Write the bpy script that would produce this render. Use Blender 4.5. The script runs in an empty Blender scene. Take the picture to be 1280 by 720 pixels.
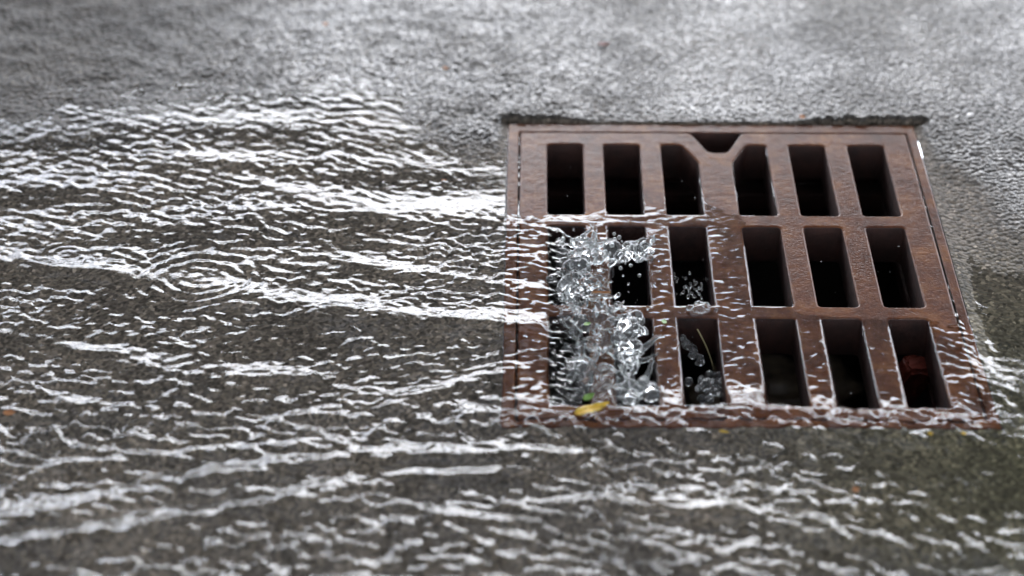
import bpy, bmesh, math, random
import numpy as np
from mathutils import Vector, Matrix

random.seed(7)
RNG = np.random.default_rng(11)
SC = bpy.context.scene
COL = SC.collection

# ------------------------------------------------------------------ helpers
PITCH = math.radians(34.0)
FPX = 1840 / math.tan(PITCH)
YAW = math.atan(32 / FPX * math.cos(PITCH))
CAM = np.array([0.0, -2.49, 1.68])
FW = np.array([-math.sin(YAW) * math.cos(PITCH), math.cos(YAW) * math.cos(PITCH), -math.sin(PITCH)])
RT = np.array([math.cos(YAW), math.sin(YAW), 0.0])
UP = np.cross(RT, FW)


def ground(px, py, z=0.0):
    d = FW + RT * (px - 640) / FPX - UP * (py - 360) / FPX
    t = (z - CAM[2]) / d[2]
    q = CAM + d * t
    return float(q[0]), float(q[1])


def sstep(a, b, x):
    t = np.clip((x - a) / (b - a), 0, 1)
    return t * t * (3 - 2 * t)


def gauss(d, w):
    return np.exp(-(d / w) ** 2)


_PR = np.random.default_rng(3)
_PERM = _PR.permutation(4096).astype(np.int32)
_ANG = (_PR.random(4096) * 2 * math.pi)
_GX = np.cos(_ANG).astype(np.float32)
_GY = np.sin(_ANG).astype(np.float32)


def gnoise(x, y, seed):
    """2D gradient noise, roughly -0.7..0.7, feature size about one unit"""
    x, y = np.broadcast_arrays(x, y)
    xf0 = np.floor(x)
    yf0 = np.floor(y)
    xf = (x - xf0).astype(np.float32)
    yf = (y - yf0).astype(np.float32)
    xi = xf0.astype(np.int32) + seed * 131
    yi = yf0.astype(np.int32) + seed * 57
    px0 = _PERM[xi & 4095]
    px1 = _PERM[(xi + 1) & 4095]

    def dot(p, iy, dx, dy):
        k = _PERM[(p + iy) & 4095]
        return _GX[k] * dx + _GY[k] * dy

    u = xf * xf * xf * (xf * (xf * 6 - 15) + 10)
    v = yf * yf * yf * (yf * (yf * 6 - 15) + 10)
    n0 = dot(px0, yi, xf, yf)
    n0 += u * (dot(px1, yi, xf - 1, yf) - n0)
    n1 = dot(px0, yi + 1, xf, yf - 1)
    n1 += u * (dot(px1, yi + 1, xf - 1, yf - 1) - n1)
    return n0 + v * (n1 - n0)


def axis(lo, hi, step, far_lo, far_hi, n, power=2.4):
    mid = np.arange(lo, hi + step * 0.5, step)
    t = (np.arange(1, n + 1) / n) ** power
    k = np.arange(1, n + 1) * step
    left = lo - np.maximum(k, t * (lo - far_lo))
    right = mid[-1] + np.maximum(k, t * (far_hi - mid[-1]))
    return np.concatenate([left[::-1], mid, right])


def grid_mesh(name, X, Y, Z, keep, mat, smooth=True, attr=None):
    ny, nx = Z.shape
    idx = np.arange(ny * nx).reshape(ny, nx)
    q = np.stack([idx[:-1, :-1], idx[:-1, 1:], idx[1:, 1:], idx[1:, :-1]], -1)
    if keep is not None:
        q = q[keep]
    q = q.reshape(-1, 4)
    used = np.zeros(ny * nx, bool)
    used[q.ravel()] = True
    remap = np.cumsum(used) - 1
    co = np.stack([X, Y, Z], -1).reshape(-1, 3)[used]
    q = remap[q]
    me = bpy.data.meshes.new(name)
    me.vertices.add(len(co))
    me.vertices.foreach_set('co', co.astype(np.float32).ravel())
    me.loops.add(q.size)
    me.loops.foreach_set('vertex_index', q.astype(np.int32).ravel())
    me.polygons.add(len(q))
    me.polygons.foreach_set('loop_start', np.arange(0, q.size, 4, dtype=np.int32))
    me.polygons.foreach_set('use_smooth', np.full(len(q), smooth))
    me.update(calc_edges=True)
    if attr:
        at = me.attributes.new(attr[0], 'FLOAT', 'POINT')
        at.data.foreach_set('value', attr[1].ravel()[used].astype(np.float32))
    me.materials.append(mat)
    o = bpy.data.objects.new(name, me)
    COL.objects.link(o)
    return o


def quads_mesh(name, verts, faces, mat, parent=None, smooth=False):
    me = bpy.data.meshes.new(name)
    me.from_pydata(verts, [], faces)
    me.update()
    if smooth:
        me.polygons.foreach_set('use_smooth', [True] * len(me.polygons))
    me.materials.append(mat)
    o = bpy.data.objects.new(name, me)
    COL.objects.link(o)
    if parent:
        o.parent = parent
    return o


def from_bm(name, bm, mat, parent=None, smooth=False, side=None):
    me = bpy.data.meshes.new(name)
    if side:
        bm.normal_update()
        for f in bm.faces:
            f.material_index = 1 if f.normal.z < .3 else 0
    bm.to_mesh(me)
    bm.free()
    if smooth:
        me.polygons.foreach_set('use_smooth', [True] * len(me.polygons))
    me.materials.append(mat)
    if side:
        me.materials.append(side)
    o = bpy.data.objects.new(name, me)
    COL.objects.link(o)
    if parent:
        o.parent = parent
    return o


def tag(o, label=None, cat=None, group=None, kind=None):
    if label:
        o['label'] = label
    if cat:
        o['category'] = cat
    if group:
        o['group'] = group
    if kind:
        o['kind'] = kind
    return o


# ------------------------------------------------------------------ materials
class NT:
    def __init__(s, name):
        s.m = bpy.data.materials.new(name)
        s.m.use_nodes = True
        s.t = s.m.node_tree
        s.b = s.t.nodes['Principled BSDF']
        s.out = s.t.nodes['Material Output']

    def n(s, typ, **kw):
        nd = s.t.nodes.new(typ)
        for k, v in kw.items():
            if k.startswith('i_'):
                nd.inputs[k[2:].replace('_', ' ')].default_value = v
            else:
                setattr(nd, k, v)
        return nd

    def l(s, a, b):
        s.t.links.new(a, b)

    def coord(s):
        return s.n('ShaderNodeTexCoord').outputs['Object']

    def noise(s, scale, detail=4, rough=0.55, vec=None):
        nd = s.n('ShaderNodeTexNoise')
        nd.inputs['Scale'].default_value = scale
        nd.inputs['Detail'].default_value = detail
        nd.inputs['Roughness'].default_value = rough
        s.l(vec or s.coord(), nd.inputs['Vector'])
        return nd.outputs['Fac']

    def ramp(s, fac, stops):
        r = s.n('ShaderNodeValToRGB')
        el = r.color_ramp.elements
        while len(el) < len(stops):
            el.new(0.5)
        for e, (p, c) in zip(el, stops):
            e.position = p
            e.color = (*c, 1) if len(c) == 3 else c
        s.l(fac, r.inputs['Fac'])
        return r.outputs['Color']

    def set(s, **kw):
        for k, v in kw.items():
            s.b.inputs[k.replace('_', ' ')].default_value = v


def mat_asphalt():
    a = NT('wet_asphalt')
    co = a.coord()
    agg = a.n('ShaderNodeTexVoronoi')
    agg.inputs['Scale'].default_value = 210
    a.l(co, agg.inputs['Vector'])
    stone = a.ramp(agg.outputs['Color'], [(0.0, (.046, .039, .033)), (.45, (.150, .127, .105)), (.8, (.245, .203, .165)), (1, (.54, .45, .37))])
    big = a.noise(5.5, 5)
    tone = a.ramp(big, [(.3, (.6, .6, .6)), (.7, (1.2, 1.17, 1.1))])
    mx = a.n('ShaderNodeMix', data_type='RGBA', blend_type='MULTIPLY')
    mx.inputs['Factor'].default_value = 1
    a.l(stone, mx.inputs['A'])
    a.l(tone, mx.inputs['B'])
    # olive tree reflection painted into the road colour past the front right corner
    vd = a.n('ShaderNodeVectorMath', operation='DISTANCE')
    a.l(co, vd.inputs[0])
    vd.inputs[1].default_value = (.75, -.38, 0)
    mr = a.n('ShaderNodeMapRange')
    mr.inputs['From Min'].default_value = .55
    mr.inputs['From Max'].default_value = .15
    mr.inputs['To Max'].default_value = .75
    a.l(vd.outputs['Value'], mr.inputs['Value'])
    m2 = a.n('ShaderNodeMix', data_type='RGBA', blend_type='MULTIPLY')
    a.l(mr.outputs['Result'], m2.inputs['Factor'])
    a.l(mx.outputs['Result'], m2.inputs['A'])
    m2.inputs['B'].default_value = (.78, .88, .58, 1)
    # pale silt lies on the bed of the flow; the road above it is bare
    sep = a.n('ShaderNodeAttribute', attribute_name='above_flow')
    bed = a.n('ShaderNodeMapRange')
    bed.inputs['From Min'].default_value = -.0015
    bed.inputs['From Max'].default_value = .003
    a.l(sep.outputs['Fac'], bed.inputs['Value'])
    m3 = a.n('ShaderNodeMix', data_type='RGBA', blend_type='MULTIPLY')
    a.l(bed.outputs['Result'], m3.inputs['Factor'])
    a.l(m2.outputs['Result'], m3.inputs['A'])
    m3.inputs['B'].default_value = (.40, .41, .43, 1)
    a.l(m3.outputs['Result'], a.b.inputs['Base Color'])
    a.set(Roughness=.55, Coat_Weight=1.0, Coat_Roughness=.03, Coat_IOR=1.45)
    a.b.inputs['Specular IOR Level'].default_value = .15
    dry = a.n('ShaderNodeMapRange')
    dry.inputs['From Min'].default_value = .0
    dry.inputs['From Max'].default_value = .003
    a.l(sep.outputs['Fac'], dry.inputs['Value'])
    wet = a.n('ShaderNodeMath', operation='MULTIPLY')
    a.l(dry.outputs['Result'], wet.inputs[0])
    a.l(a.ramp(a.noise(130, 4, .7), [(.38, (.55, .55, .55)), (.58, (1, 1, 1))]), wet.inputs[1])
    wet2 = a.n('ShaderNodeMath', operation='MULTIPLY')
    a.l(wet.outputs[0], wet2.inputs[0])
    a.l(a.ramp(a.noise(4.5, 4, .6), [(.38, (.45, .45, .45)), (.58, (1, 1, 1))]), wet2.inputs[1])
    # a duller stretch of road at the far left
    vd2 = a.n('ShaderNodeVectorMath', operation='DISTANCE')
    a.l(co, vd2.inputs[0])
    vd2.inputs[1].default_value = (-.95, .80, 0)
    mr2 = a.n('ShaderNodeMapRange', interpolation_type='SMOOTHSTEP')
    mr2.inputs['From Min'].default_value = .22
    mr2.inputs['From Max'].default_value = .68
    mr2.inputs['To Min'].default_value = .12
    a.l(vd2.outputs['Value'], mr2.inputs['Value'])
    wet3 = a.n('ShaderNodeMath', operation='MULTIPLY')
    a.l(wet2.outputs[0], wet3.inputs[0])
    a.l(mr2.outputs['Result'], wet3.inputs[1])
    a.l(wet3.outputs[0], a.b.inputs['Coat Weight'])
    fine = a.noise(420, 3, .6)
    dome = a.n('ShaderNodeTexVoronoi', feature='SMOOTH_F1')
    dome.inputs['Scale'].default_value = 150
    dome.inputs['Smoothness'].default_value = .35
    a.l(co, dome.inputs['Vector'])
    dsq = a.n('ShaderNodeMath', operation='MULTIPLY')
    a.l(dome.outputs['Distance'], dsq.inputs[0])
    a.l(dome.outputs['Distance'], dsq.inputs[1])
    add = a.n('ShaderNodeMath', operation='MULTIPLY_ADD')
    a.l(dsq.outputs[0], add.inputs[0])
    add.inputs[1].default_value = -1.6
    fsc = a.n('ShaderNodeMath', operation='MULTIPLY')
    a.l(fine, fsc.inputs[0])
    fsc.inputs[1].default_value = .16
    a.l(fsc.outputs[0], add.inputs[2])
    bp = a.n('ShaderNodeBump')
    bp.inputs['Strength'].default_value = .8
    bp.inputs['Distance'].default_value = .0020
    a.l(add.outputs[0], bp.inputs['Height'])
    a.l(bp.outputs['Normal'], a.b.inputs['Normal'])
    a.l(bp.outputs['Normal'], a.b.inputs['Coat Normal'])
    return a.m


def mat_rust():
    a = NT('rusty_cast_iron')
    co = a.coord()
    n1 = a.noise(16, 6, .65)
    n2 = a.noise(120, 5, .7)
    c1 = a.ramp(n1, [(.28, (.068, .023, .013)), (.5, (.145, .051, .023)), (.72, (.26, .10, .030))])
    c2 = a.ramp(n2, [(.3, (.55, .5, .5)), (.65, (1.1, 1.05, 1.0))])
    mx = a.n('ShaderNodeMix', data_type='RGBA', blend_type='MULTIPLY')
    mx.inputs['Factor'].default_value = .8
    a.l(c1, mx.inputs['A'])
    a.l(c2, mx.inputs['B'])
    a.l(mx.outputs['Result'], a.b.inputs['Base Color'])
    a.set(Roughness=.6, Coat_Weight=.5, Coat_Roughness=.05, Coat_IOR=1.33)
    a.b.inputs['Specular IOR Level'].default_value = .04
    h = a.noise(260, 4, .6)
    h2 = a.noise(60, 3, .6)
    add = a.n('ShaderNodeMath', operation='ADD')
    a.l(h, add.inputs[0])
    a.l(h2, add.inputs[1])
    bp = a.n('ShaderNodeBump')
    bp.inputs['Strength'].default_value = .45
    bp.inputs['Distance'].default_value = .0010
    a.l(add.outputs[0], bp.inputs['Height'])
    a.l(bp.outputs['Normal'], a.b.inputs['Normal'])
    a.l(bp.outputs['Normal'], a.b.inputs['Coat Normal'])
    return a.m


def mat_water(name, rough=0.0, bump=0.0):
    a = NT(name)
    a.set(Roughness=rough, IOR=1.333, Transmission_Weight=1.0)
    a.b.inputs['Base Color'].default_value = (.97, .985, .98, 1)
    if bump:
        h = a.noise(160, 2, .5)
        bp = a.n('ShaderNodeBump')
        bp.inputs['Strength'].default_value = bump
        bp.inputs['Distance'].default_value = .0006
        a.l(h, bp.inputs['Height'])
        a.l(bp.outputs['Normal'], a.b.inputs['Normal'])
    return a.m


def mat_plain(name, stops, scale, rough=.7, bump=.3, bscale=None, bdist=.002, coat=0.0):
    a = NT(name)
    f = a.noise(scale, 5, .6)
    a.l(a.ramp(f, stops), a.b.inputs['Base Color'])
    a.set(Roughness=rough, Coat_Weight=coat, Coat_Roughness=.1, Coat_IOR=1.33)
    if bump:
        h = a.noise(bscale or scale * 3, 4, .6)
        bp = a.n('ShaderNodeBump')
        bp.inputs['Strength'].default_value = bump
        bp.inputs['Distance'].default_value = bdist
        a.l(h, bp.inputs['Height'])
        a.l(bp.outputs['Normal'], a.b.inputs['Normal'])
    return a.m


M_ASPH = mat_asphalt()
M_RUST = mat_rust()
M_WATER = mat_water('rain_water', .105, .32)
M_SPLASH = mat_water('splash_water', .05)
M_SPLASH.node_tree.nodes['Principled BSDF'].inputs['Transmission Weight'].default_value = .94
M_PITW = mat_water('pit_water', .02, .3)
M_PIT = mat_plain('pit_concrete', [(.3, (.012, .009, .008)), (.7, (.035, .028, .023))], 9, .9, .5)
M_SHADE_IRON = mat_plain('shade_toned_cast_iron', [(.3, (.020, .008, .006)), (.7, (.055, .020, .014))], 40, .75, .5, coat=.15)  # iron of side walls and ledge, slot shade put into its colour
M_STONE = mat_plain('wet_stone', [(.3, (.06, .045, .03)), (.7, (.2, .15, .1))], 30, .5, .4, coat=.6)
M_BRICK = mat_plain('wet_red_brick', [(.3, (.12, .022, .014)), (.7, (.24, .045, .026))], 40, .6, .4, coat=.8)
M_YLEAF = mat_plain('yellow_leaf', [(.3, (.75, .40, .02)), (.55, (.9, .60, .06)), (.72, (.38, .2, .05))], 110, .5, .5, coat=.15)
M_GLEAF = mat_plain('green_leaf', [(.3, (.1, .26, .03)), (.7, (.26, .42, .08))], 60, .45, .3, coat=.5)
M_OLEAF = mat_plain('orange_leaf', [(.3, (.4, .12, .03)), (.7, (.62, .28, .08))], 80, .5, .3, coat=.5)
M_RLEAF = mat_plain('red_leaf', [(.3, (.2, .06, .05)), (.7, (.34, .13, .1))], 80, .5, .3, coat=.5)
M_STRAW = mat_plain('straw', [(.3, (.2, .17, .08)), (.7, (.36, .3, .15))], 80, .6, 0)
M_BARK = mat_plain('bark', [(.3, (.03, .022, .016)), (.7, (.09, .07, .05))], 6, .9, .6, bdist=.02)
M_CROWN = mat_plain('tree_leaves', [(.3, (.03, .05, .015)), (.7, (.06, .1, .03))], 3, .6, 0)

# ------------------------------------------------------------------ drain layout (metres, grate top at z = 0)
SX = [(.0255, .0795), (.1110, .1660), (.1985, .2530), (.3040, .3590), (.3930, .4475), (.4825, .5375)]
SY = [(.1925, .3950), (-.0405, .1625), (-.2720, -.0685)]
PX0, PX1, PY0, PY1 = -.0158, .5770, -.2980, .4310       # grate plate
FX0, FX1, FY0, FY1 = -.0345, .5930, -.3140, .4580       # frame, outer
THICK = .062


def slot_poly(ci, ri):
    x0, x1 = SX[ci]
    y0, y1 = SY[ri]
    if ri == 0 and ci == 2:
        return [(x0, y0), (x1, y0), (x1, .3420), (.2290, y1), (x0, y1)]
    if ri == 0 and ci == 3:
        return [(x0, y0), (x1, y0), (x1, y1), (.3290, y1), (x0, .3420)]
    return [(x0, y0), (x1, y0), (x1, y1), (x0, y1)]


def round_poly(p, r, n=5):
    out = []
    m = len(p)
    for i in range(m):
        a, b, c = (Vector(p[i - 1]), Vector(p[i]), Vector(p[(i + 1) % m]))
        u = (a - b)
        v = (c - b)
        rr = min(r, u.length * .45, v.length * .45)
        s = b + u.normalized() * rr
        e = b + v.normalized() * rr
        for k in range(n + 1):
            t = k / n
            q = s * (1 - t) ** 2 + b * 2 * t * (1 - t) + e * t * t
            out.append((q.x, q.y))
    return out


def plate_mesh(outer, holes, depth, bevel):
    """flat plate with holes, top face at z = 0, bottom at z = -depth"""
    cu = bpy.data.curves.new('plate', 'CURVE')
    cu.dimensions = '2D'
    cu.fill_mode = 'BOTH'
    cu.extrude = depth / 2 - bevel
    cu.bevel_depth = bevel
    cu.bevel_resolution = 2
    cu.offset = -bevel
    for poly in [outer] + holes:
        sp = cu.splines.new('POLY')
        sp.points.add(len(poly) - 1)
        for pt, (x, y) in zip(sp.points, poly):
            pt.co = (x, y, 0, 1)
        sp.use_cyclic_u = True
    o = bpy.data.objects.new('plate', cu)
    COL.objects.link(o)
    dg = bpy.context.evaluated_depsgraph_get()
    me = bpy.data.meshes.new_from_object(o.evaluated_get(dg))
    bpy.data.objects.remove(o)
    bpy.data.curves.remove(cu)
    bm = bmesh.new()
    bm.from_mesh(me)
    bpy.data.meshes.remove(me)
    bmesh.ops.translate(bm, vec=(0, 0, -depth / 2), verts=bm.verts)
    bmesh.ops.remove_doubles(bm, verts=bm.verts, dist=1e-6)
    return bm


def cut(bm0, x0=None, x1=None, y0=None, y1=None):
    bm = bm0.copy()
    for co, no in ((x0, (-1, 0, 0)), (x1, (1, 0, 0)), (y0, (0, -1, 0)), (y1, (0, 1, 0))):
        if co is None:
            continue
        p = (co, 0, 0) if no[0] else (0, co, 0)
        bmesh.ops.bisect_plane(bm, geom=bm.verts[:] + bm.edges[:] + bm.faces[:], plane_co=p, plane_no=no, clear_outer=True)
    return bm


def build_grate():
    # outer outline carries the lifting notch in the back edge
    outer = [(PX0, PY0), (PX1, PY0), (PX1, PY1), (.3290, PY1), (.3225, .4270), (.3010, .3760), (.2940, .3715),
             (.2760, .3715), (.2690, .3760), (.2480, .4270), (.2420, PY1), (PX0, PY1)]
    holes = [round_poly(slot_poly(c, r), .0075) for c in range(6) for r in range(3)]
    bm = plate_mesh(round_poly(outer, .004, 3), holes, THICK, .0032)
    root = bpy.data.objects.new('drain_grate', None)
    COL.objects.link(root)
    tag(root, 'rusty brown cast iron storm drain grate with three rows of six slots', 'drain grate')
    ix0, ix1, iy0, iy1 = SX[0][0], SX[-1][1], SY[2][0], SY[0][1]
    e = .0092
    ux0, ux1, uy0, uy1 = ix0 + e, ix1 - e, iy0 + e, .336

    def part(name, cutargs):
        b = bm.copy() if cutargs is None else cut(bm, **cutargs)
        bmesh.ops.recalc_face_normals(b, faces=b.faces)
        return from_bm(name, b, M_RUST, root, side=M_SHADE_IRON)
    # rim in four butted runs kept in one mesh
    rim = bmesh.new()
    for args in (dict(x1=ux0), dict(x0=ux1), dict(x0=ux0, x1=ux1, y0=uy1), dict(x0=ux0, x1=ux1, y1=uy0)):
        b = cut(bm, **args)
        tmp = bpy.data.meshes.new('t')
        b.to_mesh(tmp)
        b.free()
        rim.from_mesh(tmp)
        bpy.data.meshes.remove(tmp)
    from_bm('rim', rim, M_RUST, root, side=M_SHADE_IRON)
    for k in range(5):
        a, b_ = SX[k][1], SX[k + 1][0]
        part('bar', dict(x0=a - e, x1=b_ + e, y0=uy0, y1=uy1))
    for r in (0, 1):
        ya, yb = SY[r + 1][1], SY[r][0]
        for k in range(6):
            part('cross_bar', dict(x0=SX[k][0] + e, x1=SX[k][1] - e, y0=ya - e, y1=yb + e))
    bm.free()
    # frame the grate sits in
    fr = bpy.data.objects.new('grate_surround', None)
    COL.objects.link(fr)
    tag(fr, 'rusty iron frame set into the asphalt around the slotted grate', 'drain frame')
    g = .0018
    hole = [(PX0 - g, PY0 - g), (PX1 + g, PY0 - g), (PX1 + g, PY1 + g), (PX0 - g, PY1 + g)]
    fb = plate_mesh(round_poly([(FX0, FY0), (FX1, FY0), (FX1, FY1), (FX0, FY1)], .004, 3), [round_poly(hole, .003, 3)], .09, .0022)
    bmesh.ops.translate(fb, vec=(0, 0, -.0008), verts=fb.verts)
    from_bm('frame_rim', fb, M_RUST, fr, side=M_SHADE_IRON)
    # ledge under the grate edge
    lo = [(FX0 + .001, FY0 + .001), (FX1 - .001, FY0 + .001), (FX1 - .001, FY1 - .001), (FX0 + .001, FY1 - .001)]
    li = [(ix0 - .006, iy0 - .006), (ix1 + .006, iy0 - .006), (ix1 + .006, iy1 + .006), (ix0 - .006, iy1 + .006)]
    lb = plate_mesh(lo, [li], .03, .002)
    bmesh.ops.translate(lb, vec=(0, 0, -.092), verts=lb.verts)
    from_bm('frame_ledge', lb, M_SHADE_IRON, fr)
    return root


build_grate()

# pit below
def build_pit():
    x0, x1, y0, y1 = FX0 + .01, FX1 - .01, FY0 + .01, FY1 - .01
    zt, zb = -.123, -.62
    v = [(x0, y0, zt), (x1, y0, zt), (x1, y1, zt), (x0, y1, zt), (x0, y0, zb), (x1, y0, zb), (x1, y1, zb), (x0, y1, zb)]
    w = .12
    vo = [(x0 - w, y0 - w, zt), (x1 + w, y0 - w, zt), (x1 + w, y1 + w, zt), (x0 - w, y1 + w, zt),
          (x0 - w, y0 - w, zb - w), (x1 + w, y0 - w, zb - w), (x1 + w, y1 + w, zb - w), (x0 - w, y1 + w, zb - w)]
    f = [(0, 4, 5, 1), (1, 5, 6, 2), (2, 6, 7, 3), (3, 7, 4, 0), (4, 7, 6, 5)]
    fo = [(8, 9, 13, 12), (9, 10, 14, 13), (10, 11, 15, 14), (11, 8, 12, 15), (12, 13, 14, 15),
          (0, 1, 9, 8), (1, 2, 10, 9), (2, 3, 11, 10), (3, 0, 8, 11)]
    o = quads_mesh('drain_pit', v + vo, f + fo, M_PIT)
    tag(o, 'dark concrete catch pit below the grate slots', 'drain pit', kind='structure')
    nx = 90
    xs = np.linspace(x0 + .001, x1 - .001, nx)
    ys = np.linspace(y0 + .001, y1 - .001, nx)
    X, Y = np.meshgrid(xs, ys)
    Z = -.44 + .004 * gnoise(X / .03, Y / .03, 5) + .01 * gnoise(X / .11, Y / .11, 6)
    o = grid_mesh('pit_water', X, Y, Z, None, M_PITW)
    tag(o, 'dark pool of water at the bottom of the catch pit', 'water', kind='structure')
    # debris standing out of the water, seen through the slots of the middle row
    spots = [(.33, .30, .05), (.385, .34, .06), (.43, .29, .045), (.36, .24, .05), (.47, .35, .05), (.29, .31, .04)]
    for k, (sx, sy, r) in enumerate(spots):
        bm = bmesh.new()
        bmesh.ops.create_icosphere(bm, subdivisions=3, radius=r)
        for vv in bm.verts:
            n = vv.co.normalized()
            d = 1 + .35 * math.sin(3 * n.x + k) * math.cos(4 * n.y + 2 * k) + .12 * math.sin(9 * n.z + k * 3)
            vv.co = Vector((vv.co.x * 1.25, vv.co.y, vv.co.z * .7)) * d
        o = from_bm('stone', bm, M_STONE, smooth=True)
        o.location = (sx, sy, -.425)
        tag(o, 'brown wet stone lying in the dark water below the grate slots', 'stone', 'stones in the catch pit')


build_pit()


def build_brick():
    bm = bmesh.new()
    bmesh.ops.create_cube(bm, size=1)
    bmesh.ops.scale(bm, vec=(.05, .03, .10), verts=bm.verts)
    bmesh.ops.bevel(bm, geom=bm.edges[:], offset=.006, segments=2, affect='EDGES')
    bmesh.ops.subdivide_edges(bm, edges=bm.edges[:], cuts=2, use_grid_fill=True)
    for v in bm.verts:
        v.co += Vector((random.uniform(-1, 1), random.uniform(-1, 1), random.uniform(-1, 1))) * .0025
    o = from_bm('broken_brick', bm, M_BRICK)
    o.location = (.5165, -.075, -.105)
    o.rotation_euler = (.35, .25, .3)
    tag(o, 'broken red brick piece under the front right slot of the grate', 'brick')


# ------------------------------------------------------------------ asphalt
def road_lift(X, Y):
    """the near side of the road falls towards the drain"""
    d = np.clip(-.36 - Y, 0, 2.5)
    return .068 * d * d / (d + .09) * sstep(.62, .15, X)


def asphalt_height(X, Y):
    left = sstep(-.02, -.25, X)
    ends = np.maximum(sstep(.12, .03, X), sstep(.38, .50, X))
    z = -.0075 + (.0155 - .0050 * (1 - ends) * (1 - left)) * (sstep(.24, .50, Y) * (1 - left) + sstep(.05, .85 - .20 * sstep(-.25, -.75, X), Y) * left)
    z += .0095 * sstep(.56, .72, X) * sstep(-.06, .22, Y)
    # the road falls gently to the drain
    z += .010 * sstep(.55, 2.5, Y) + .012 * sstep(1.0, 3.0, np.abs(X))
    near = sstep(2.6, 1.6, np.abs(X)) * sstep(2.2, 1.3, np.abs(Y))
    n = .0009 * gnoise(X / .012, Y / .011, 21) + .0021 * gnoise(X / .0068, Y / .0068, 22)
    backleft = sstep(.12, .0, X) * sstep(.2, .35, Y)
    n += .0010 * backleft * gnoise(X / .014, Y / .011, 25)
    n += (.0015 + .0022 * backleft) * gnoise(X / .05, Y / .045, 23) + .0022 * gnoise(X / .19, Y / .16, 24)
    calm = 1 - .3 * sstep(.0, .5, X)
    z = z + n * near * calm + road_lift(X, Y)
    return z


def build_asphalt():
    xs = axis(-1.25, 1.2, .0025, -320, 320, 60, 4.0)
    ys = axis(-.85, 1.15, .0025, -300, 420, 60, 4.0)
    e = .0006
    for lst, vals in ((xs, (FX0 - e, FX1 + e)), (ys, (FY0 - e, FY1 + e))):
        for v in vals:
            lst[np.argmin(np.abs(lst - v))] = v
    X, Y = np.meshgrid(xs, ys)
    Z = asphalt_height(X, Y)
    # at the frame the asphalt meets the iron; along the back edge it has crumbled and leaves an open crack
    crumb = gnoise(X / .018, Y / .5 + 3, 31) + .6 * gnoise(X / .006, Y / .5, 32)
    open_ = sstep(.52, .40, X) * sstep(-.055, -.03, X) * 0
    open_ = np.maximum(sstep(.10, .03, X) * sstep(-.06, -.03, X), sstep(.40, .47, X) * sstep(.64, .60, X))
    wid = .0014 + .012 * open_ * np.clip(.8 + 1.2 * crumb, .1, 1.8)
    dist = Y - FY1
    trench = (dist > -.002) & (dist < wid) & (X > FX0 - .012 + .008 * crumb) & (X < FX1 + .022 + .008 * crumb)
    Z = np.where(trench, -.03, Z)
    # close to the other three frame edges keep the asphalt at or below the iron
    dx = np.maximum(np.maximum(FX0 - X, X - FX1), 0)
    dy = np.maximum(FY0 - Y, 0)
    d = np.hypot(dx, dy)
    edge = sstep(.03, .0, d) * (Y < FY1)
    Z = Z * (1 - edge) + (-.0016 + .0014 * gnoise(X / .01, Y / .01, 33)) * edge
    cx = .5 * (X[:-1, :-1] + X[1:, 1:])
    cy = .5 * (Y[:-1, :-1] + Y[1:, 1:])
    keep = ~((cx > FX0) & (cx < FX1) & (cy > FY0) & (cy < FY1))
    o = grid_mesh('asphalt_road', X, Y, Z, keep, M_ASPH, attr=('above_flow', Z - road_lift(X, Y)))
    tag(o, 'wet grey asphalt road around the drain', 'road', kind='structure')


build_asphalt()


# ------------------------------------------------------------------ running water
def slot_sd(X, Y):
    """signed distance to the slots: negative inside one of them"""
    d = np.full(X.shape, 1e3)
    for c, (x0, x1) in enumerate(SX):
        for r, (y0, y1) in enumerate(SY):
            qx = np.abs(X - (x0 + x1) / 2) - (x1 - x0) / 2
            qy = np.abs(Y - (y0 + y1) / 2) - (y1 - y0) / 2
            dd = np.hypot(np.maximum(qx, 0), np.maximum(qy, 0)) + np.minimum(np.maximum(qx, qy), 0)
            if r == 0 and c in (2, 3):
                if c == 2:
                    p, q = (.2530, .3420), (.2290, .3950)
                    nx, ny = .0530, .0240
                else:
                    p, q = (.3040, .3420), (.3290, .3950)
                    nx, ny = -.0530, .0250
                ln = math.hypot(nx, ny)
                dd = np.maximum(dd, ((X - p[0]) * nx + (Y - p[1]) * ny) / ln)
            d = np.minimum(d, dd)
    # the lifting notch in the back edge
    n1 = ((X - .2690) * -.0510 + (Y - .3760) * -.0210) / .0552
    n2 = ((X - .3010) * .0510 + (Y - .3760) * -.0215) / .0553
    d = np.minimum(d, np.maximum(np.maximum(n1, n2), .3715 - Y))
    return d


def rot(X, Y, deg, lc, lw):
    a = math.radians(deg)
    u = X * math.cos(a) + Y * math.sin(a)
    v = -X * math.sin(a) + Y * math.cos(a)
    return u / lc, v / lw


def field(X, Y, deg, lc, lw, seed, slope, dx, dy, warp=.35):
    u, v = rot(X, Y, deg, lc, lw)
    wv = warp * gnoise(u * .45 + 7.7, v * .18 + 3.1, seed + 50)
    n = gnoise(u, v + 2.2 * wv, seed) + .25 * gnoise(u * 1.9 + 5, v * 1.9 + 2.2 * wv, seed + 1)
    gy = np.gradient(n[100:-100:3, 100:-100], axis=0)
    s = np.abs(np.diff(n[300:600, 300:900], axis=0) / dy).std()
    return n * (slope / max(s, 1e-9))


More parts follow.
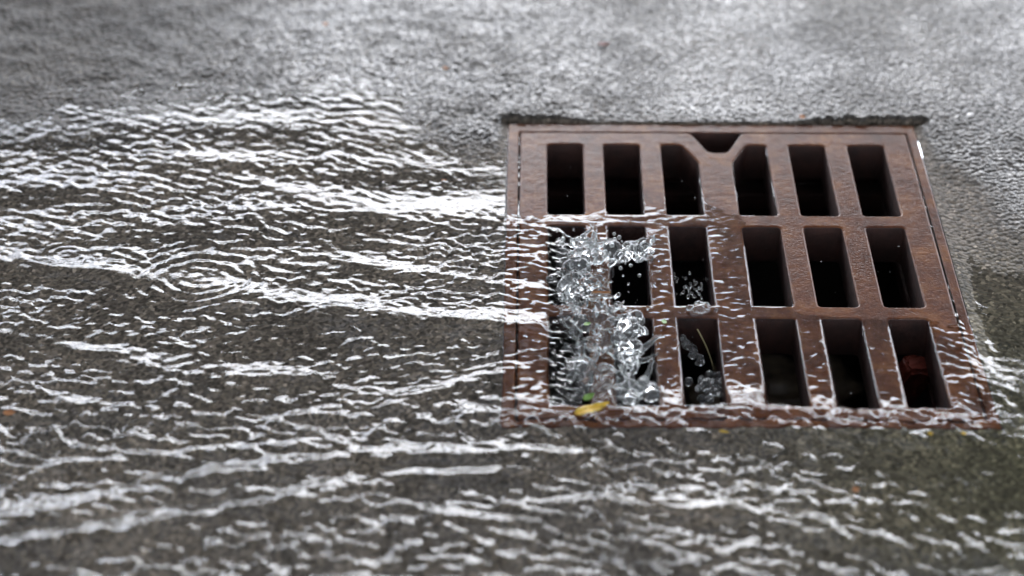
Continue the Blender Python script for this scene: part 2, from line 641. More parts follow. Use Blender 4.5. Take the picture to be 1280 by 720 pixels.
def polyline_dist(X, Y, pts):
    """signed distance across a polyline given in photo pixels, plus fade at its ends"""
    P = [ground(*p) for p in pts]
    best = np.full(X.shape, 1e3)
    sgn = np.zeros(X.shape)
    for (ax, ay), (bx, by) in zip(P[:-1], P[1:]):
        ex, ey = bx - ax, by - ay
        L2 = ex * ex + ey * ey
        t = np.clip(((X - ax) * ex + (Y - ay) * ey) / L2, 0, 1)
        qx, qy = X - ax - t * ex, Y - ay - t * ey
        d = np.hypot(qx, qy)
        s = np.sign(ex * qy - ey * qx)
        m = d < best
        best = np.where(m, d, best)
        sgn = np.where(m, s, sgn)
    return best * sgn, best


STREAMS = [  # centre line in the photo, half width (m), ridge height (m)
    ([(-60, 318), (100, 336), (250, 358), (380, 375), (480, 392), (600, 402), (700, 412)], .031, .0062),
    ([(-60, 672), (120, 630), (260, 600), (420, 572), (560, 566), (700, 566)], .030, .0080),
    ([(-40, 700), (150, 668), (300, 640), (450, 600), (620, 596)], .027, .0075),
    ([(60, 585), (250, 566), (420, 552)], .016, .0030),
    ([(200, 205), (330, 230), (450, 262), (560, 286)], .014, .0010),
    ([(0, 420), (120, 440), (240, 462), (380, 470)], .020, .0022),
    ([(560, 650), (760, 628), (900, 640), (1060, 668), (1300, 700)], .024, .0030),
    ([(0, 502), (140, 512), (300, 506)], .018, .0026),
    ([(360, 522), (480, 506), (590, 474), (690, 452)], .016, .0030),
    ([(440, 330), (540, 344), (620, 356), (690, 362)], .015, .0022),
]
RINGS = [  # raindrop rings: photo position, ring radius (m), amplitude (m), wavelength
    (85, 321, .030, .00030, .012), (252, 352, .080, .00055, .018),     (95, 398, .020, .00030, .010), (318, 514, .028, .00040, .012), (462, 503, .024, .00040, .012),
]


def build_water():
    dx, dy = .0020, .0019
    xs = axis(-1.25, 1.20, dx, -3.4, 3.2, 70, 2.6)
    ys = axis(-.85, .95, dy, -2.6, 2.2, 60, 2.6)
    X, Y = np.meshgrid(xs, ys)
    sd = slot_sd(X, Y)
    ongr = (X > FX0) & (X < FX1) & (Y > FY0) & (Y < FY1)

    # mean level
    lvl = .0042 - .0055 * sstep(.17, .30, Y) * sstep(-.30, -.06, X)
    lvl -= .0095 * sstep(.555, .605, X) * sstep(-.27, -.12, Y)
    inx = sstep(-.02, .14, X)
    iny = sstep(-.315, -.235, Y)
    gin = inx * iny * sstep(.62, .56, X)
    film = .0016 - .0042 * sstep(.18, .23, Y) * sstep(.14, .02, X)
    film = film - .0042 * (1 - np.clip(sstep(.40, .26, X) * sstep(.34, .12, Y) + sstep(.05, -.16, Y), 0, 1)) + .0012 * gnoise(X / .06, Y / .09, 66)
    lvl = lvl * (1 - gin) + film * gin
    lvl = np.where(ongr & (Y > .17), np.minimum(lvl, film), lvl)
    lvl += road_lift(X, Y)
    # bulges where water piles up against the front rim and the front right corner
    bx, by = ground(930, 515)
    lvl += .010 * np.exp(-(((X - bx) / .075) ** 2 + ((Y - by) / .035) ** 2))
    lvl += .0070 * np.exp(-((Y + .318) / .035) ** 2) * sstep(-.2, .0, X) * sstep(.70, .5, X)
    bx, by = ground(760, 505)
    lvl += .007 * np.exp(-(((X - bx) / .07) ** 2 + ((Y - by) / .035) ** 2))
    bx, by = ground(1190, 490)
    lvl += .003 * np.exp(-(((X - bx) / .06) ** 2 + ((Y - by) / .05) ** 2))

    F1 = field(X, Y, -27, .022, .0145, 101, 1.0, dx, dy, .2)
    F2 = field(X, Y, -12, .0150, .0122, 111, 1.0, dx, dy, .4)
    F3 = field(X, Y, -18, .031, .0205, 121, 1.0, dx, dy, .15)
    F4 = field(X, Y, -25, .028, .0190, 131, 1.0, dx, dy, .15)
    F5 = field(X, Y, 0, .016, .0085, 141, 1.0, dx, dy, .6)
    F6 = field(X, Y, -32, .020, .0100, 151, 1.0, dx, dy, .6)
    F8 = field(X, Y, 14, .022, .0120, 231, 1.0, dx, dy, .2)
    F7 = field(X, Y, -35, .0150, .0150, 221, 1.0, dx, dy, .1)
    FS = field(X, Y, -8, .30, .085, 161, 1.0, dx, dy)
    patch = np.clip(.62 + 1.3 * gnoise(X / .17, Y / .09, 171) + .5 * gnoise(X / .06, Y / .035, 172), .45, 1.6)

    up = sstep(-.02, .07, Y)                       # upper / middle reach
    low = 1 - sstep(-.30, -.18, Y)                 # front reach
    right = sstep(.12, .45, X)
    inlet = np.exp(-(((X + .06) / .17) ** 2)) * sstep(-.34, -.24, Y) * sstep(.26, .18, Y)
    mid = (1 - up) * (1 - low)
    w = F1 * (.088 * up * (1 - inlet) + .06 * mid)
    w += F2 * (.12 * inlet + .065 * mid * (1 - inlet) + .035 * low)
    w += F3 * (.20 * low * (1 - right) + .035 * mid * (1 - inlet))
    w += F4 * (.15 * low * right + .035 * low * (1 - right))
    w += F2 * .13 * np.exp(-((Y + .295) / .035) ** 2) * sstep(-.1, 0, X) * sstep(.68, .58, X)
    w += F2 * .12 * np.exp(-(((X - .30) / .12) ** 2 + ((Y + .31) / .05) ** 2)) * (1 - gin)
    w += F6 * (.03 * inlet + .02 * low + .004)
    fan = np.exp(-((X + .14) / .20) ** 2) * np.exp(-((Y + .20) / .11) ** 2)
    w = w * (1 - .75 * fan) + F8 * .125 * fan
    calm_r = 1 - .62 * sstep(.27, .45, X + .5 * (Y + .35)) * sstep(-.60, -.44, Y) * sstep(-.30, -.36, Y)
    calm_r *= 1 - .85 * sstep(.585, .66, X) * sstep(-.40, -.25, Y)
    calm_tri = 1 - .8 * np.exp(-(((X + .075) / .075) ** 2 + ((Y - .28) / .07) ** 2))
    out = (1 - ongr.astype(float))
    w = w * patch * calm_r * calm_tri
    # on the grate the film is thin and its ripples run across the bars
    wetb = np.clip(sstep(.36, .22, X) * sstep(.30, .05, Y) + .8 * sstep(.0, -.2, Y), .12, 1)
    wg = (F5 * .04 * np.clip(.6 + 1.6 * gnoise(X / .07, Y / .07, 181), .05, 1.6) + F2 * .035) * wetb
    wg += F6 * .06 * sstep(.45, .56, X) * sstep(.0, -.2, Y)
    w = w * (1 - gin) + wg * gin
    w += F7 * (.055 * low + .03 * mid + .02 * up) * patch * calm_r * (1 - gin)
    w += .022 * FS * (1 - gin) * calm_r
    for pts, hw, hh in STREAMS:
        s, d = polyline_dist(X, Y, pts)
        s = s + .010 * gnoise(X / .05, Y / .03, 191 + len(pts))
        core = np.exp(-(d / (hw * .85)) ** 2) * (1 - gin)
        w = w * (1 - .62 * core)
        w += hh * np.exp(-((s + hw * .6) / hw) ** 2) * (d < .4) * (1 - gin) * calm_r * np.clip(1.0 + gnoise(X / .12, Y / .12, 195) * 1.2, .3, 1.6)
    for px, py, R, A, wl in RINGS:
        gx, gy = ground(px, py)
        r = np.hypot((X - gx) * .82, Y - gy) * (1 + .16 * gnoise(X / .05, Y / .05, 199))
        w *= 1 - .6 * np.exp(-(r / (R * 1.1)) ** 4)
        w += .85 * A * np.clip(1 + 1.1 * gnoise(X / .05, Y / .04, 198), .15, 1.6) * np.cos(2 * math.pi * (r - R) / wl) * np.exp(-((r - R * .7) / (R * .55)) ** 2)
    # fade waves where the grid is coarse
    fade = sstep(1.9, 1.25, np.abs(X)) * sstep(-1.4, -.85, Y) * sstep(1.5, .95, Y)
    shallow = sstep(-.001, .0095, lvl - asphalt_height(X, Y))
    w = np.where(ongr, w, w * (.2 + .8 * shallow))
    Z = lvl + w * fade

    # film thins out towards each slot and hangs over its edge
    men = np.clip(sd / .007, 0, 1)
    men = np.sqrt(np.clip(1 - (1 - men) ** 2, 0, 1))
    Zf = np.maximum(Z, -.0005) * men + np.where(sd < 0, sd * 1.6, 0)
    Zf = np.where((Z < 0) & (sd > 0), Z, Zf)

    # water pouring over the left edge into the first column of slots
    x0, x1 = SX[0]
    y_top = .155
    pour_y = sstep(y_top, y_top - .03, Y) * sstep(-.285, -.262, Y)
    t = np.clip((X - x0 + .008) / (x1 - x0), 0, 1.6)
    reach = .016 + .040 * sstep(.155, .10, Y) - .012 * sstep(-.06, -.12, Y) + .006 * gnoise(X / 1., Y / .03, 205)
    fallz = .0045 - .002 * t - .0060 * t ** 2
    streak = field(X, Y, -56, .030, .0055, 211, .055, dx, dy, .5)
    fallz = fallz + F2 * .11 * np.clip(t * 2, 0, 1) + streak * np.clip(t * 3, 0, 1) * .9
    inpour = (X > x0 - .012) & (X < x1 - .001) & (Y < y_top) & (Y > -.29)
    blend = sstep(x0 - .010, x0 + .004, X) * pour_y * inpour
    Zp = np.where(inpour & (pour_y > 0.02), Z * (1 - blend) + fallz * blend, Zf)

    cxm = .25 * (X[:-1, :-1] + X[1:, 1:] + X[:-1, 1:] + X[1:, :-1])
    cym = .25 * (Y[:-1, :-1] + Y[1:, 1:] + Y[:-1, 1:] + Y[1:, :-1])
    sdc = .25 * (sd[:-1, :-1] + sd[1:, 1:] + sd[:-1, 1:] + sd[1:, :-1])
    rc = .5 * (reach[:-1, :-1] + reach[1:, 1:])
    pour = (cxm > x0 - .012) & (cym < y_top - .004) & (cym > -.275) & (cxm < x0 + rc)
    zc = .5 * (Z[:-1, :-1] + Z[1:, 1:])
    keep = (sdc > 0) | ((sdc > -.0022) & (zc > .0003)) | pour
    # nothing to keep where the water would lie well under the road
    A = asphalt_height(X, Y)
    deep = (Zp < A - .006) & ~ongr
    dc = deep[:-1, :-1] & deep[1:, 1:] & deep[1:, :-1] & deep[:-1, 1:]
    keep &= ~dc
    o = grid_mesh('rain_water', X, Y, Zp, keep, M_WATER)
    tag(o, 'clear rippling rain water running over the road into the drain', 'water', kind='structure')


build_water()


# ------------------------------------------------------------------ splash
def surface_net(F, org, h):
    """smooth closed quad mesh of the level set F = 0 (F > 0 inside)"""
    S = F > 0
    nx, ny, nz = F.shape
    cnt = np.zeros((nx - 1, ny - 1, nz - 1), np.float32)
    acc = np.zeros((3, nx - 1, ny - 1, nz - 1), np.float32)
    sl = (slice(None, -1), slice(1, None))
    for ax in range(3):
        o1, o2 = [a_ for a_ in range(3) if a_ != ax]
        for i in (0, 1):
            for j in (0, 1):
                A = [None] * 3
                B = [None] * 3
                A[ax], B[ax] = sl[0], sl[1]
                A[o1] = B[o1] = sl[i]
                A[o2] = B[o2] = sl[j]
                fa, fb = F[tuple(A)], F[tuple(B)]
                m = S[tuple(A)] != S[tuple(B)]
                t = np.where(m, fa / np.where(m, fa - fb, 1), 0)
                cnt += m
                acc[ax] += t
                acc[o1] += np.where(m, i, 0)
                acc[o2] += np.where(m, j, 0)
    act = cnt > 0
    vid = np.full(act.shape, -1, np.int64)
    vid[act] = np.arange(act.sum())
    I = np.stack(np.nonzero(act), 1).astype(np.float32)
    V = (I + (acc[:, act] / cnt[act]).T) * h + np.array(org)
    faces = []
    for ax in range(3):
        o1, o2 = (ax + 1) % 3, (ax + 2) % 3
        A = [slice(1, -1)] * 3
        A[ax] = slice(None, -1)
        B = list(A)
        B[ax] = slice(1, None)
        sa, sb = S[tuple(A)], S[tuple(B)]
        m = sa != sb
        P = np.stack(np.nonzero(m), 1)
        flip = sb[m]
        P[:, o1] += 1
        P[:, o2] += 1

        def v(d1, d2):
            Q = P.copy()
            Q[:, o1] += d1
            Q[:, o2] += d2
            return vid[Q[:, 0], Q[:, 1], Q[:, 2]]
        q = np.stack([v(-1, -1), v(0, -1), v(0, 0), v(-1, 0)], 1)
        q[flip] = q[flip][:, ::-1]
        faces.append(q)
    return V, np.concatenate(faces)


def blob_mesh(name, balls, h, mat, rough_amp, rough_scale, seed):
    B = np.array(balls)
    lo = (B[:, :3] - B[:, 3:] * 2.2).min(0) - 3 * h
    hi = (B[:, :3] + B[:, 3:] * 2.2).max(0) + 3 * h
    n = np.ceil((hi - lo) / h).astype(int) + 1
    F = np.zeros(n, np.float32)
    for x, y, z, r in balls:
        R_ = r * 2.0
        i0 = np.maximum(((np.array([x, y, z]) - R_ - lo) / h).astype(int), 0)
        i1 = np.minimum(((np.array([x, y, z]) + R_ - lo) / h).astype(int) + 2, n)
        ax = [lo[k] + h * np.arange(i0[k], i1[k]) - (x, y, z)[k] for k in range(3)]
        d2 = ax[0][:, None, None] ** 2 + ax[1][None, :, None] ** 2 + ax[2][None, None, :] ** 2
        F[i0[0]:i1[0], i0[1]:i1[1], i0[2]:i1[2]] += np.clip(1 - d2 / (R_ * R_), 0, 1) ** 2
    F -= .55
    F[0], F[-1] = -.5, -.5
    F[:, 0], F[:, -1] = -.5, -.5
    F[:, :, 0], F[:, :, -1] = -.5, -.5
    V, Q = surface_net(F, lo, h)
    me2 = bpy.data.meshes.new(name)
    me2.vertices.add(len(V))
    me2.vertices.foreach_set('co', V.astype(np.float32).ravel())
    me2.loops.add(Q.size)
    me2.loops.foreach_set('vertex_index', Q.astype(np.int32).ravel())
    me2.polygons.add(len(Q))
    me2.polygons.foreach_set('loop_start', np.arange(0, Q.size, 4, dtype=np.int32))
    me2.update(calc_edges=True)
    co = V
    no = np.zeros(len(V) * 3, np.float32)
    me2.vertices.foreach_get('normal', no)
    no = no.reshape(-1, 3)
    d = rough_amp * gnoise((co[:, 0] + .7 * co[:, 2]) / rough_scale, (co[:, 1] - .6 * co[:, 2]) / rough_scale, seed)
    d = d + rough_amp * .5 * gnoise((co[:, 2] + .5 * co[:, 1]) / rough_scale * 1.9, (co[:, 0] - .3 * co[:, 2]) / rough_scale * 1.9, seed + 1)
    co = co + no * d[:, None]
    me2.vertices.foreach_set('co', co.astype(np.float32).ravel())
    me2.polygons.foreach_set('use_smooth', [True] * len(me2.polygons))
    me2.update()
    me2.materials.append(mat)
    ob = bpy.data.objects.new(name, me2)
    COL.objects.link(ob)
    return ob


def px_ball(px, py, z, r):
    x, y = ground(px, py, z)
    return (x, y, z, r)


def build_splash():
    R = random.Random(5)
    balls = []

    def mound(pts, n, rx, zmax, rmin, rmax):
        for _ in range(n):
            (ax, ay, ah), (bx, by, bh) = R.choice(list(zip(pts[:-1], pts[1:])))
            t = R.random()
            z = R.uniform(-.25, 1.0) * (ah * (1 - t) + bh * t)
            x, y = ground(ax * (1 - t) + bx * t + R.gauss(0, rx), ay * (1 - t) + by * t + R.gauss(0, rx * .55), z)
            r = R.uniform(rmin, rmax)
            # short ropes of water
            d = Vector((R.gauss(0, 1), R.gauss(0, 1), R.gauss(0, .7))).normalized()
            for k in range(R.randint(4, 16)):
                balls.append((x, y, z, r * (1 - .042 * k)))
                x += d.x * r * .8
                y += d.y * r * .8
                z += d.z * r * .8
                d = (d + Vector((R.gauss(.05, .24), R.gauss(-.06, .24), R.gauss(-.02, .22)))).normalized()

    # upper mound, between the first and third slot of the middle row
    mound([(712, 322, .030), (745, 305, .042), (800, 318, .024)], 42, 12, .04, .0022, .0052)
    mound([(708, 352, .018), (735, 345, .034), (748, 372, .024)], 34, 12, .03, .0022, .0056)
    # lower mound over the second cross bar
    mound([(715, 398, .012), (755, 398, .026), (798, 412, .012)], 46, 15, .02, .0022, .0052)
    mound([(735, 425, .012), (770, 432, .010), (795, 450, .006)], 30, 8, .02, .0025, .0050)
    mound([(732, 455, .008), (745, 490, .008)], 26, 8, .01, .0030, .0055)
    mound([(770, 486, .006), (805, 492, .004)], 18, 6, .01, .0030, .0060)
    # smooth swelling body under the strands
    for (ax, ay, bx, by, zt, n_) in ((708, 335, 765, 312, .020, 16), (722, 362, 752, 350, .016, 9), (765, 312, 806, 318, .016, 8),
                                     (715, 402, 798, 404, .013, 18), (735, 425, 790, 428, .006, 10), (735, 470, 745, 490, .003, 5)):
        for k in range(n_):
            t = R.random()
            balls.append(px_ball(ax + (bx - ax) * t + R.gauss(0, 5), ay + (by - ay) * t + R.gauss(0, 4), zt * R.uniform(.2, 1), R.uniform(.006, .0105)))
    # the sheet sliding over the left edge thickens into the splash
    for k in range(46):
        t = R.random()
        balls.append(px_ball(697 + 22 * R.random() + 10 * t, 298 + 190 * t, -.004 - .012 * R.random(), R.uniform(.0045, .0075)))
    o = blob_mesh('water_splash', balls, .0010, M_SPLASH, .0009, .016, 77)
    tag(o, 'clear splash of water boiling up over the left slots of the grate', 'water splash', kind='stuff')

    # spray and air bubbles
    bm = bmesh.new()

    def drop(px, py, z, r, sub=2):
        x, y = ground(px, py, z)
        bmesh.ops.create_icosphere(bm, subdivisions=sub, radius=r, matrix=Matrix.Translation((x, y, z)))

    for _ in range(46):      # bubble raft in the third slot of the middle row
        a = R.random()
        drop(848 + 34 * a + R.gauss(0, 4), 350 + 18 * a + R.gauss(0, 8), -.03 + R.uniform(-.01, .01), R.uniform(.0012, .0030))
    for _ in range(60):      # hollow bubbles riding on the splash
        k = R.random()
        px, py = (R.uniform(700, 806), R.uniform(290, 345)) if k < .55 else (R.uniform(712, 800), R.uniform(385, 440))
        z = R.uniform(.012, .040) if k < .55 else R.uniform(.008, .026)
        r = R.uniform(.0012, .0042)
        drop(px, py, z, r)
        n0 = len(bm.faces)
        drop(px, py, z, r * .88)
        bm.faces.ensure_lookup_table()
        bmesh.ops.reverse_faces(bm, faces=bm.faces[n0:])
    for _ in range(70):
        drop(R.uniform(690, 830), R.uniform(278, 480), R.uniform(.0, .04), R.uniform(.0006, .0019))
    for _ in range(60):      # fine drops hanging over the dark slots
        c, r = R.randrange(6), R.randrange(3)
        x = R.uniform(*SX[c])
        y = R.uniform(*SY[r])
        bmesh.ops.create_icosphere(bm, subdivisions=1, radius=R.uniform(.0004, .0010), matrix=Matrix.Translation((x, y, R.uniform(-.03, -.002))))
    o = from_bm('spray_drops', bm, M_SPLASH, smooth=True)
    tag(o, 'fine water drops and bubbles flying around the splash', 'water drops', kind='stuff')

    # glassy sheets slipping into the two front slots beside the splash
    balls2 = []
    for _ in range(40):
        a = R.random()
        balls2.append(px_ball(770 + 45 * a + R.gauss(0, 4), 478 + 16 * a + R.gauss(0, 5), -.012 - .03 * R.random(), R.uniform(.004, .008)))
    for _ in range(40):
        balls2.append(px_ball(883 + R.gauss(0, 9), 484 + R.gauss(0, 9), -.02 - .02 * R.random(), R.uniform(.003, .006)))
    for _ in range(26):
        a = R.random()
        balls2.append(px_ball(852 + 24 * a + R.gauss(0, 2.5), 418 + 34 * a + R.gauss(0, 3), -.012 - .03 * a, R.uniform(.0025, .0045)))
    for _ in range(22):
        balls2.append(px_ball(875 + R.gauss(0, 8), 388 + R.gauss(0, 3), .002, R.uniform(.003, .0055)))
    for _ in range(34):
        balls2.append(px_ball(775 + R.gauss(0, 12), 440 + R.gauss(0, 7), -.015 * R.random(), R.uniform(.002, .005)))
    o = blob_mesh('falling_water', balls2, .0012, M_SPLASH, .0004, .010, 87)
    tag(o, 'ragged clear water dropping into the front slots beside the splash', 'falling water', kind='stuff')


build_splash()


# ------------------------------------------------------------------ leaves and litter
def leaf(name, px, py, z, length, width, rz, mat, label, group=None, tilt=(0, 0), lobes=0.0):
    n, m = 18, 6
    verts, faces = [], []
    for i in range(n + 1):
        t = i / n
        prof = math.sin(math.pi * min(1, t * 1.02) ** .8) ** .8 if 0 < t < 1 else 0
        prof *= 1 + lobes * math.sin(t * 21)
        for j in range(m + 1):
            s = j / m * 2 - 1
            x = (t - .5) * length
            y = s * width * .5 * prof
            zz = .0016 * abs(s) * (1 if length > .02 else .5) + .0012 * math.sin(t * 7 + s) * length / .05
            verts.append((x, y, zz))
    top = len(verts)
    verts += [(x, y, zz - .0004) for x, y, zz in verts]
    for i in range(n):
        for j in range(m):
            a = i * (m + 1) + j
            q = (a, a + m + 1, a + m + 2, a + 1)
            faces.append(q)
            faces.append(tuple(top + k for k in reversed(q)))
    for i in range(n):
        for j, fl in ((0, False), (m, True)):
            a = i * (m + 1) + j
            q = (a, top + a, top + a + m + 1, a + m + 1)
            faces.append(q if not fl else q[::-1])
    o = quads_mesh(name, verts, faces, mat, smooth=True)
    gx, gy = ground(px, py, z)
    o.location = (gx, gy, z)
    o.rotation_euler = (tilt[0], tilt[1], rz)
    tag(o, label, 'leaf', group)
    return o


yl = leaf('leaf', 740, 511, .0125, .048, .0155, .40, M_YLEAF, 'yellow fallen leaf caught at the front rim of the grate beside the splash', tilt=(.12, -.08), lobes=.07)
leaf('leaf', 736, 496, .014, .019, .009, .7, M_GLEAF, 'small green leaf just behind the yellow leaf', tilt=(.4, 0))
leaf('leaf', 830, 402, .006, .012, .008, 1.2, M_GLEAF, 'tiny bright green leaf scrap on the bar right of the splash', tilt=(.3, .2))
leaf('leaf', 734, 405, .022, .012, .006, .7, M_GLEAF, 'small green leaf scrap in the middle of the splash', tilt=(.3, .2))
leaf('leaf', 752, 366, .022, .024, .004, .0, M_OLEAF, 'thin orange leaf strip in the middle of the splash', tilt=(.2, 0))
LIT = [(755, 55, .020, .008, M_RLEAF, 'dull red leaf scrap on the bright wet asphalt behind the grate', .3),
       (557, 85, .010, .007, M_OLEAF, 'orange leaf crumb on the wet asphalt behind the grate, nearer the red scrap', -.3),
       (407, 30, .010, .008, M_OLEAF, 'orange leaf crumb on the dark asphalt at the back edge', .8),
       (1003, 146, .010, .009, M_OLEAF, 'pale orange crumb at the asphalt lip behind the right half of the grate', .1),
       (555, 226, .009, .005, M_OLEAF, 'orange crumb at the edge of the calm pool left of the grate', .2),
       (1163, 543, .008, .006, M_YLEAF, 'yellow speck in the dark water below the front right corner', .5),
       (1205, 543, .008, .006, M_YLEAF, 'yellow speck in the dark water right of the front right corner', .1),
       (1070, 612, .010, .008, M_OLEAF, 'orange leaf crumb in the rippled water in front of the grate', .4),
       (905, 541, .013, .005, M_YLEAF, 'yellow leaf scrap in the bright ripples at the front rim', -.3),
       (12, 516, .016, .009, M_OLEAF, 'brown orange leaf scrap in the running water at the far left', .2)]
for (px, py, L, W, mt, lab, rz) in LIT:
    gx, gy = ground(px, py)
    za = float(asphalt_height(np.array([[gx]]), np.array([[gy]]))[0, 0])
    z = max(za, .0035 if gy < .2 else za) + .0022
    leaf('leaf_scrap', px, py, z, L, W, rz, mt, lab, 'leaf scraps on the wet road', tilt=(.25, .1), lobes=.15)


def build_straw():
    a = ground(872, 412, -.004)
    b = ground(892, 462, -.03)
    p0 = Vector((a[0], a[1], -.004))
    p1 = Vector((b[0], b[1], -.030))
    bm = bmesh.new()
    rings = []
    for i in range(9):
        t = i / 8
        c = p0.lerp(p1, t) + Vector((.0025 * math.sin(t * 3), 0, 0))
        r = .0012 * (1 - .55 * t)
        rings.append([bm.verts.new(c + Vector((math.cos(k * 1.0472) * r, 0, math.sin(k * 1.0472) * r))) for k in range(6)])
    for u, v in zip(rings[:-1], rings[1:]):
        for k in range(6):
            bm.faces.new((u[k], u[(k + 1) % 6], v[(k + 1) % 6], v[k]))
    o = from_bm('straw', bm, M_STRAW, smooth=True)
    tag(o, 'thin dry straw hanging in the third slot of the front row', 'straw')


build_straw()
build_brick()


# ------------------------------------------------------------------ unseen street trees, crowns placed to darken reflections and block sky light
def tree(name, x, y, trunk_h, crown, n, seed, leafsize, label):
    R = np.random.default_rng(seed)
    rnd = random.Random(seed)
    root = bpy.data.objects.new(name, None)
    COL.objects.link(root)
    root.location = (x, y, 0)
    tag(root, label, 'tree', 'unseen street trees added to darken the reflections')
    cx, cy, cz, rx, ry, rz = crown
    cx -= x
    cy -= y
    bm = bmesh.new()

    def limb(p, q, r0, r1, seg=6):
        prev = None
        for i in range(seg + 1):
            t = i / seg
            c = p.lerp(q, t) + Vector((math.sin(t * 4 + seed) * .12 * r0 / .2, math.cos(t * 3 + seed) * .1 * r0 / .2, 0))
            r = r0 * (1 - t) + r1 * t
            ring = [bm.verts.new(c + Vector((math.cos(k * .785) * r, math.sin(k * .785) * r, 0))) for k in range(8)]
            if prev:
                for k in range(8):
                    bm.faces.new((prev[k], prev[(k + 1) % 8], ring[(k + 1) % 8], ring[k]))
            prev = ring
    top = Vector((cx * .35, cy * .35, trunk_h))
    limb(Vector((0, 0, -.05)), top, .24, .16)
    for k in range(7):
        a = k * .9 + seed
        limb(top, Vector((cx + math.cos(a) * rx * .6, cy + math.sin(a) * ry * .6, cz + rnd.uniform(-.4, .5) * rz)), .10, .02)
    from_bm('trunk', bm, M_BARK, root, smooth=True)
    # leaf clumps
    ncl = max(30, n // 160)
    d = R.normal(size=(ncl, 3))
    d /= np.linalg.norm(d, axis=1)[:, None]
    rr = R.uniform(.45, 1.0, ncl) ** .6
    cl = d * rr[:, None] * np.array([rx, ry, rz]) + np.array([cx, cy, cz])
    pick = R.integers(0, ncl, n)
    c = cl[pick] + R.normal(size=(n, 3)) * np.array([.42, .42, .30])
    t1 = R.normal(size=(n, 3))
    t1 /= np.linalg.norm(t1, axis=1)[:, None]
    t2 = np.cross(t1, R.normal(size=(n, 3)))
    t2 /= np.linalg.norm(t2, axis=1)[:, None]
    s = leafsize * R.uniform(.6, 1.3, n)[:, None]
    v = np.stack([c - t1 * s, c - t2 * s * .5, c + t1 * s, c + t2 * s * .5], 1).reshape(-1, 3)
    f = np.arange(4 * n).reshape(-1, 4)
    me = bpy.data.meshes.new('crown')
    me.vertices.add(len(v))
    me.vertices.foreach_set('co', v.astype(np.float32).ravel())
    me.loops.add(4 * n)
    me.loops.foreach_set('vertex_index', f.astype(np.int32).ravel())
    me.polygons.add(n)
    me.polygons.foreach_set('loop_start', np.arange(0, 4 * n, 4, dtype=np.int32))
    me.update(calc_edges=True)
    me.materials.append(M_CROWN)
    o = bpy.data.objects.new('crown', me)
    COL.objects.link(o)
    o.parent = root


TLAB = 'leafy street tree out of view, added to darken reflections in the wet road'
TREES = [  # x, y, trunk height, crown centre and radii, leaves
    (-5.6, 6.0, 3.4, (-5.4, 6.4, 6.0, 2.4, 2.4, 2.4), 14000),
    (-4.2, 4.0, 4.4, (-1.9, 6.2, 6.0, 2.6, 2.2, 2.2), 20000),
    (3.6, 9.0, 3.8, (2.2, 8.0, 7.0, 2.4, 2.2, 2.9), 18000),
    (5.8, 5.2, 3.8, (5.0, 5.6, 7.2, 2.6, 2.6, 2.4), 14000),
    (-5.0, -1.5, 3.2, (-3.6, -.5, 6.2, 3.6, 3.4, 2.2), 3000),
    (5.2, -1.8, 3.4, (4.2, -1.2, 6.4, 3.2, 3.2, 2.4), 3000),
    (-2.0, -8.0, 3.2, (-1.6, -7.0, 5.6, 4.2, 3.0, 2.6), 4500),
    (6.0, -8.0, 3.2, (5.4, -7.6, 5.6, 3.6, 3.0, 2.6), 6000),
    (-9.0, 1.5, 3.0, (-8.6, 2.0, 5.2, 3.0, 3.6, 3.0), 7000),
    (9.5, 2.0, 3.0, (9.2, 2.0, 5.2, 3.0, 3.6, 3.0), 7000),
    (-9.5, -6.0, 3.0, (-9.0, -6.0, 5.0, 3.0, 3.4, 3.0), 6000),
    (-14., 26., 3.0, (-14., 26., 4.6, 5.0, 4.0, 3.2), 6000),
    (-5.0, 30., 3.0, (-5.0, 30., 4.2, 5.0, 4.0, 3.0), 6000),
    (5.0, 31., 3.0, (5.0, 31., 4.0, 5.0, 4.0, 2.8), 6000),
    (14., 28., 3.0, (14., 28., 4.4, 5.0, 4.0, 3.2), 6000),
]
for i, (x, y, th, cr, n) in enumerate(TREES):
    tree('unseen_street_tree', x, y, th, cr, n, 40 + i, .17 if y < 20 else .3, TLAB)

# ------------------------------------------------------------------ sky, sun, camera
SUN_EL, SUN_AZ = math.radians(24), math.radians(7)      # azimuth from +Y towards +X
w = bpy.data.worlds.new('World')
SC.world = w
w.use_nodes = True
nt = w.node_tree
bg = nt.nodes['Background']
sky = nt.nodes.new('ShaderNodeTexSky')
sky.sky_type = 'NISHITA'
sky.sun_disc = False
sky.sun_elevation = SUN_EL
sky.sun_rotation = SUN_AZ
sky.dust_density = 1.6
sky.air_density = 1.0
hs = nt.nodes.new('ShaderNodeHueSaturation')
hs.inputs['Saturation'].default_value = .22
nt.links.new(sky.outputs['Color'], hs.inputs['Color'])
tc = nt.nodes.new('ShaderNodeTexCoord')
nz = nt.nodes.new('ShaderNodeTexNoise')
nz.inputs['Scale'].default_value = 3.0
nz.inputs['Detail'].default_value = 5
nt.links.new(tc.outputs['Generated'], nz.inputs['Vector'])
rp = nt.nodes.new('ShaderNodeValToRGB')
rp.color_ramp.elements[0].position = .3
rp.color_ramp.elements[0].color = (.62, .64, .68, 1)
rp.color_ramp.elements[1].position = .65
rp.color_ramp.elements[1].color = (1.15, 1.17, 1.22, 1)
nt.links.new(nz.outputs['Fac'], rp.inputs['Fac'])
ml = nt.nodes.new('ShaderNodeMix')
ml.data_type = 'RGBA'
ml.blend_type = 'MULTIPLY'
ml.inputs['Factor'].default_value = 1
# a bright break in the overcast low over the far side of the road
gn = nt.nodes.new('ShaderNodeSeparateXYZ')
nt.links.new(tc.outputs['Generated'], gn.inputs[0])


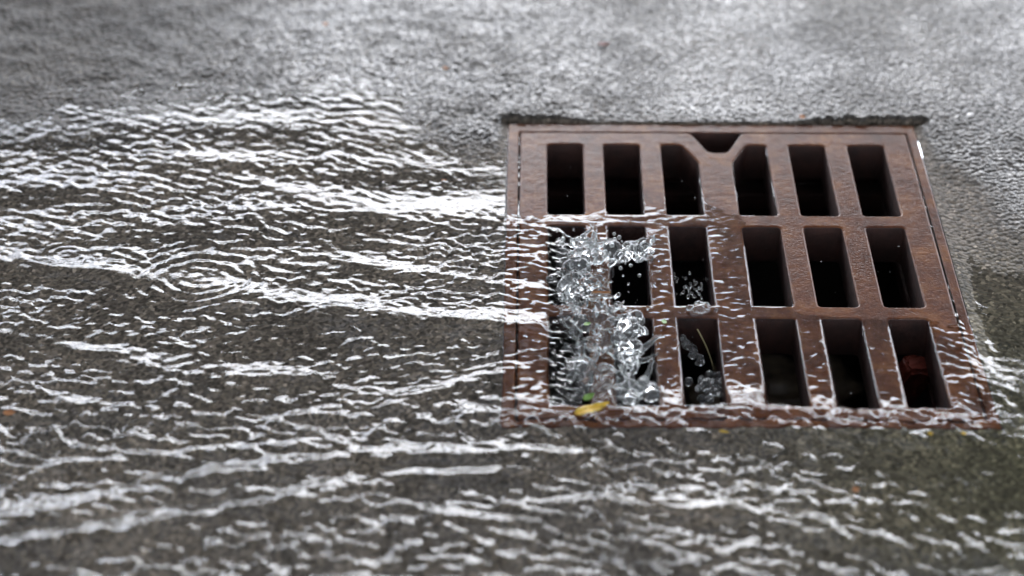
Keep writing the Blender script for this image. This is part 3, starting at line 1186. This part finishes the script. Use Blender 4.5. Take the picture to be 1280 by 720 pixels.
def sky_range(src, a_, b_):
    m_ = nt.nodes.new('ShaderNodeMapRange')
    m_.interpolation_type = 'SMOOTHSTEP'
    m_.inputs['From Min'].default_value = a_
    m_.inputs['From Max'].default_value = b_
    nt.links.new(src, m_.inputs['Value'])
    return m_.outputs['Result']


f1 = nt.nodes.new('ShaderNodeMath')
f1.operation = 'MULTIPLY'
nt.links.new(sky_range(gn.outputs['Z'], .64, .37), f1.inputs[0])
nt.links.new(sky_range(gn.outputs['Y'], .35, .80), f1.inputs[1])
f2 = nt.nodes.new('ShaderNodeMath')
f2.operation = 'MULTIPLY'
nt.links.new(f1.outputs[0], f2.inputs[0])
f2.inputs[1].default_value = .85
veil = nt.nodes.new('ShaderNodeMix')
veil.data_type = 'RGBA'
nt.links.new(f2.outputs[0], veil.inputs['Factor'])
nt.links.new(hs.outputs['Color'], veil.inputs['A'])
veil.inputs['B'].default_value = (19.5, 20.1, 21.4, 1)
nt.links.new(veil.outputs['Result'], ml.inputs['A'])
nt.links.new(rp.outputs['Color'], ml.inputs['B'])
nt.links.new(ml.outputs['Result'], bg.inputs['Color'])
bg.inputs['Strength'].default_value = .15

sl = bpy.data.lights.new('sun', 'SUN')
sl.energy = 0.5
sl.angle = math.radians(36)
sl.color = (1.0, .985, .965)
so = bpy.data.objects.new('sun', sl)
COL.objects.link(so)
sd_ = Vector((math.sin(SUN_AZ) * math.cos(SUN_EL), math.cos(SUN_AZ) * math.cos(SUN_EL), math.sin(SUN_EL)))
so.rotation_euler = sd_.to_track_quat('Z', 'Y').to_euler()

cam = bpy.data.cameras.new('camera')
cam.sensor_width = 36
cam.lens = 36 * FPX / 1280
cam.clip_start = .05
cam.clip_end = 1500
cam.dof.use_dof = True
cam.dof.focus_distance = 3.02
cam.dof.aperture_fstop = 1.75
co = bpy.data.objects.new('camera', cam)
COL.objects.link(co)
co.location = CAM.tolist()
co.rotation_euler = (math.pi / 2 - PITCH, 0, YAW)
SC.camera = co

SC.view_settings.view_transform = 'Standard'
SC.view_settings.look = 'None'
SC.view_settings.gamma = 1
SC.view_settings.use_curve_mapping = False
SC.view_settings.exposure = 1.6
SC.cycles.use_denoising = True
SC.cycles.max_bounces = 10
SC.cycles.transmission_bounces = 8
SC.cycles.transparent_max_bounces = 8
SC.cycles.sample_clamp_indirect = 8
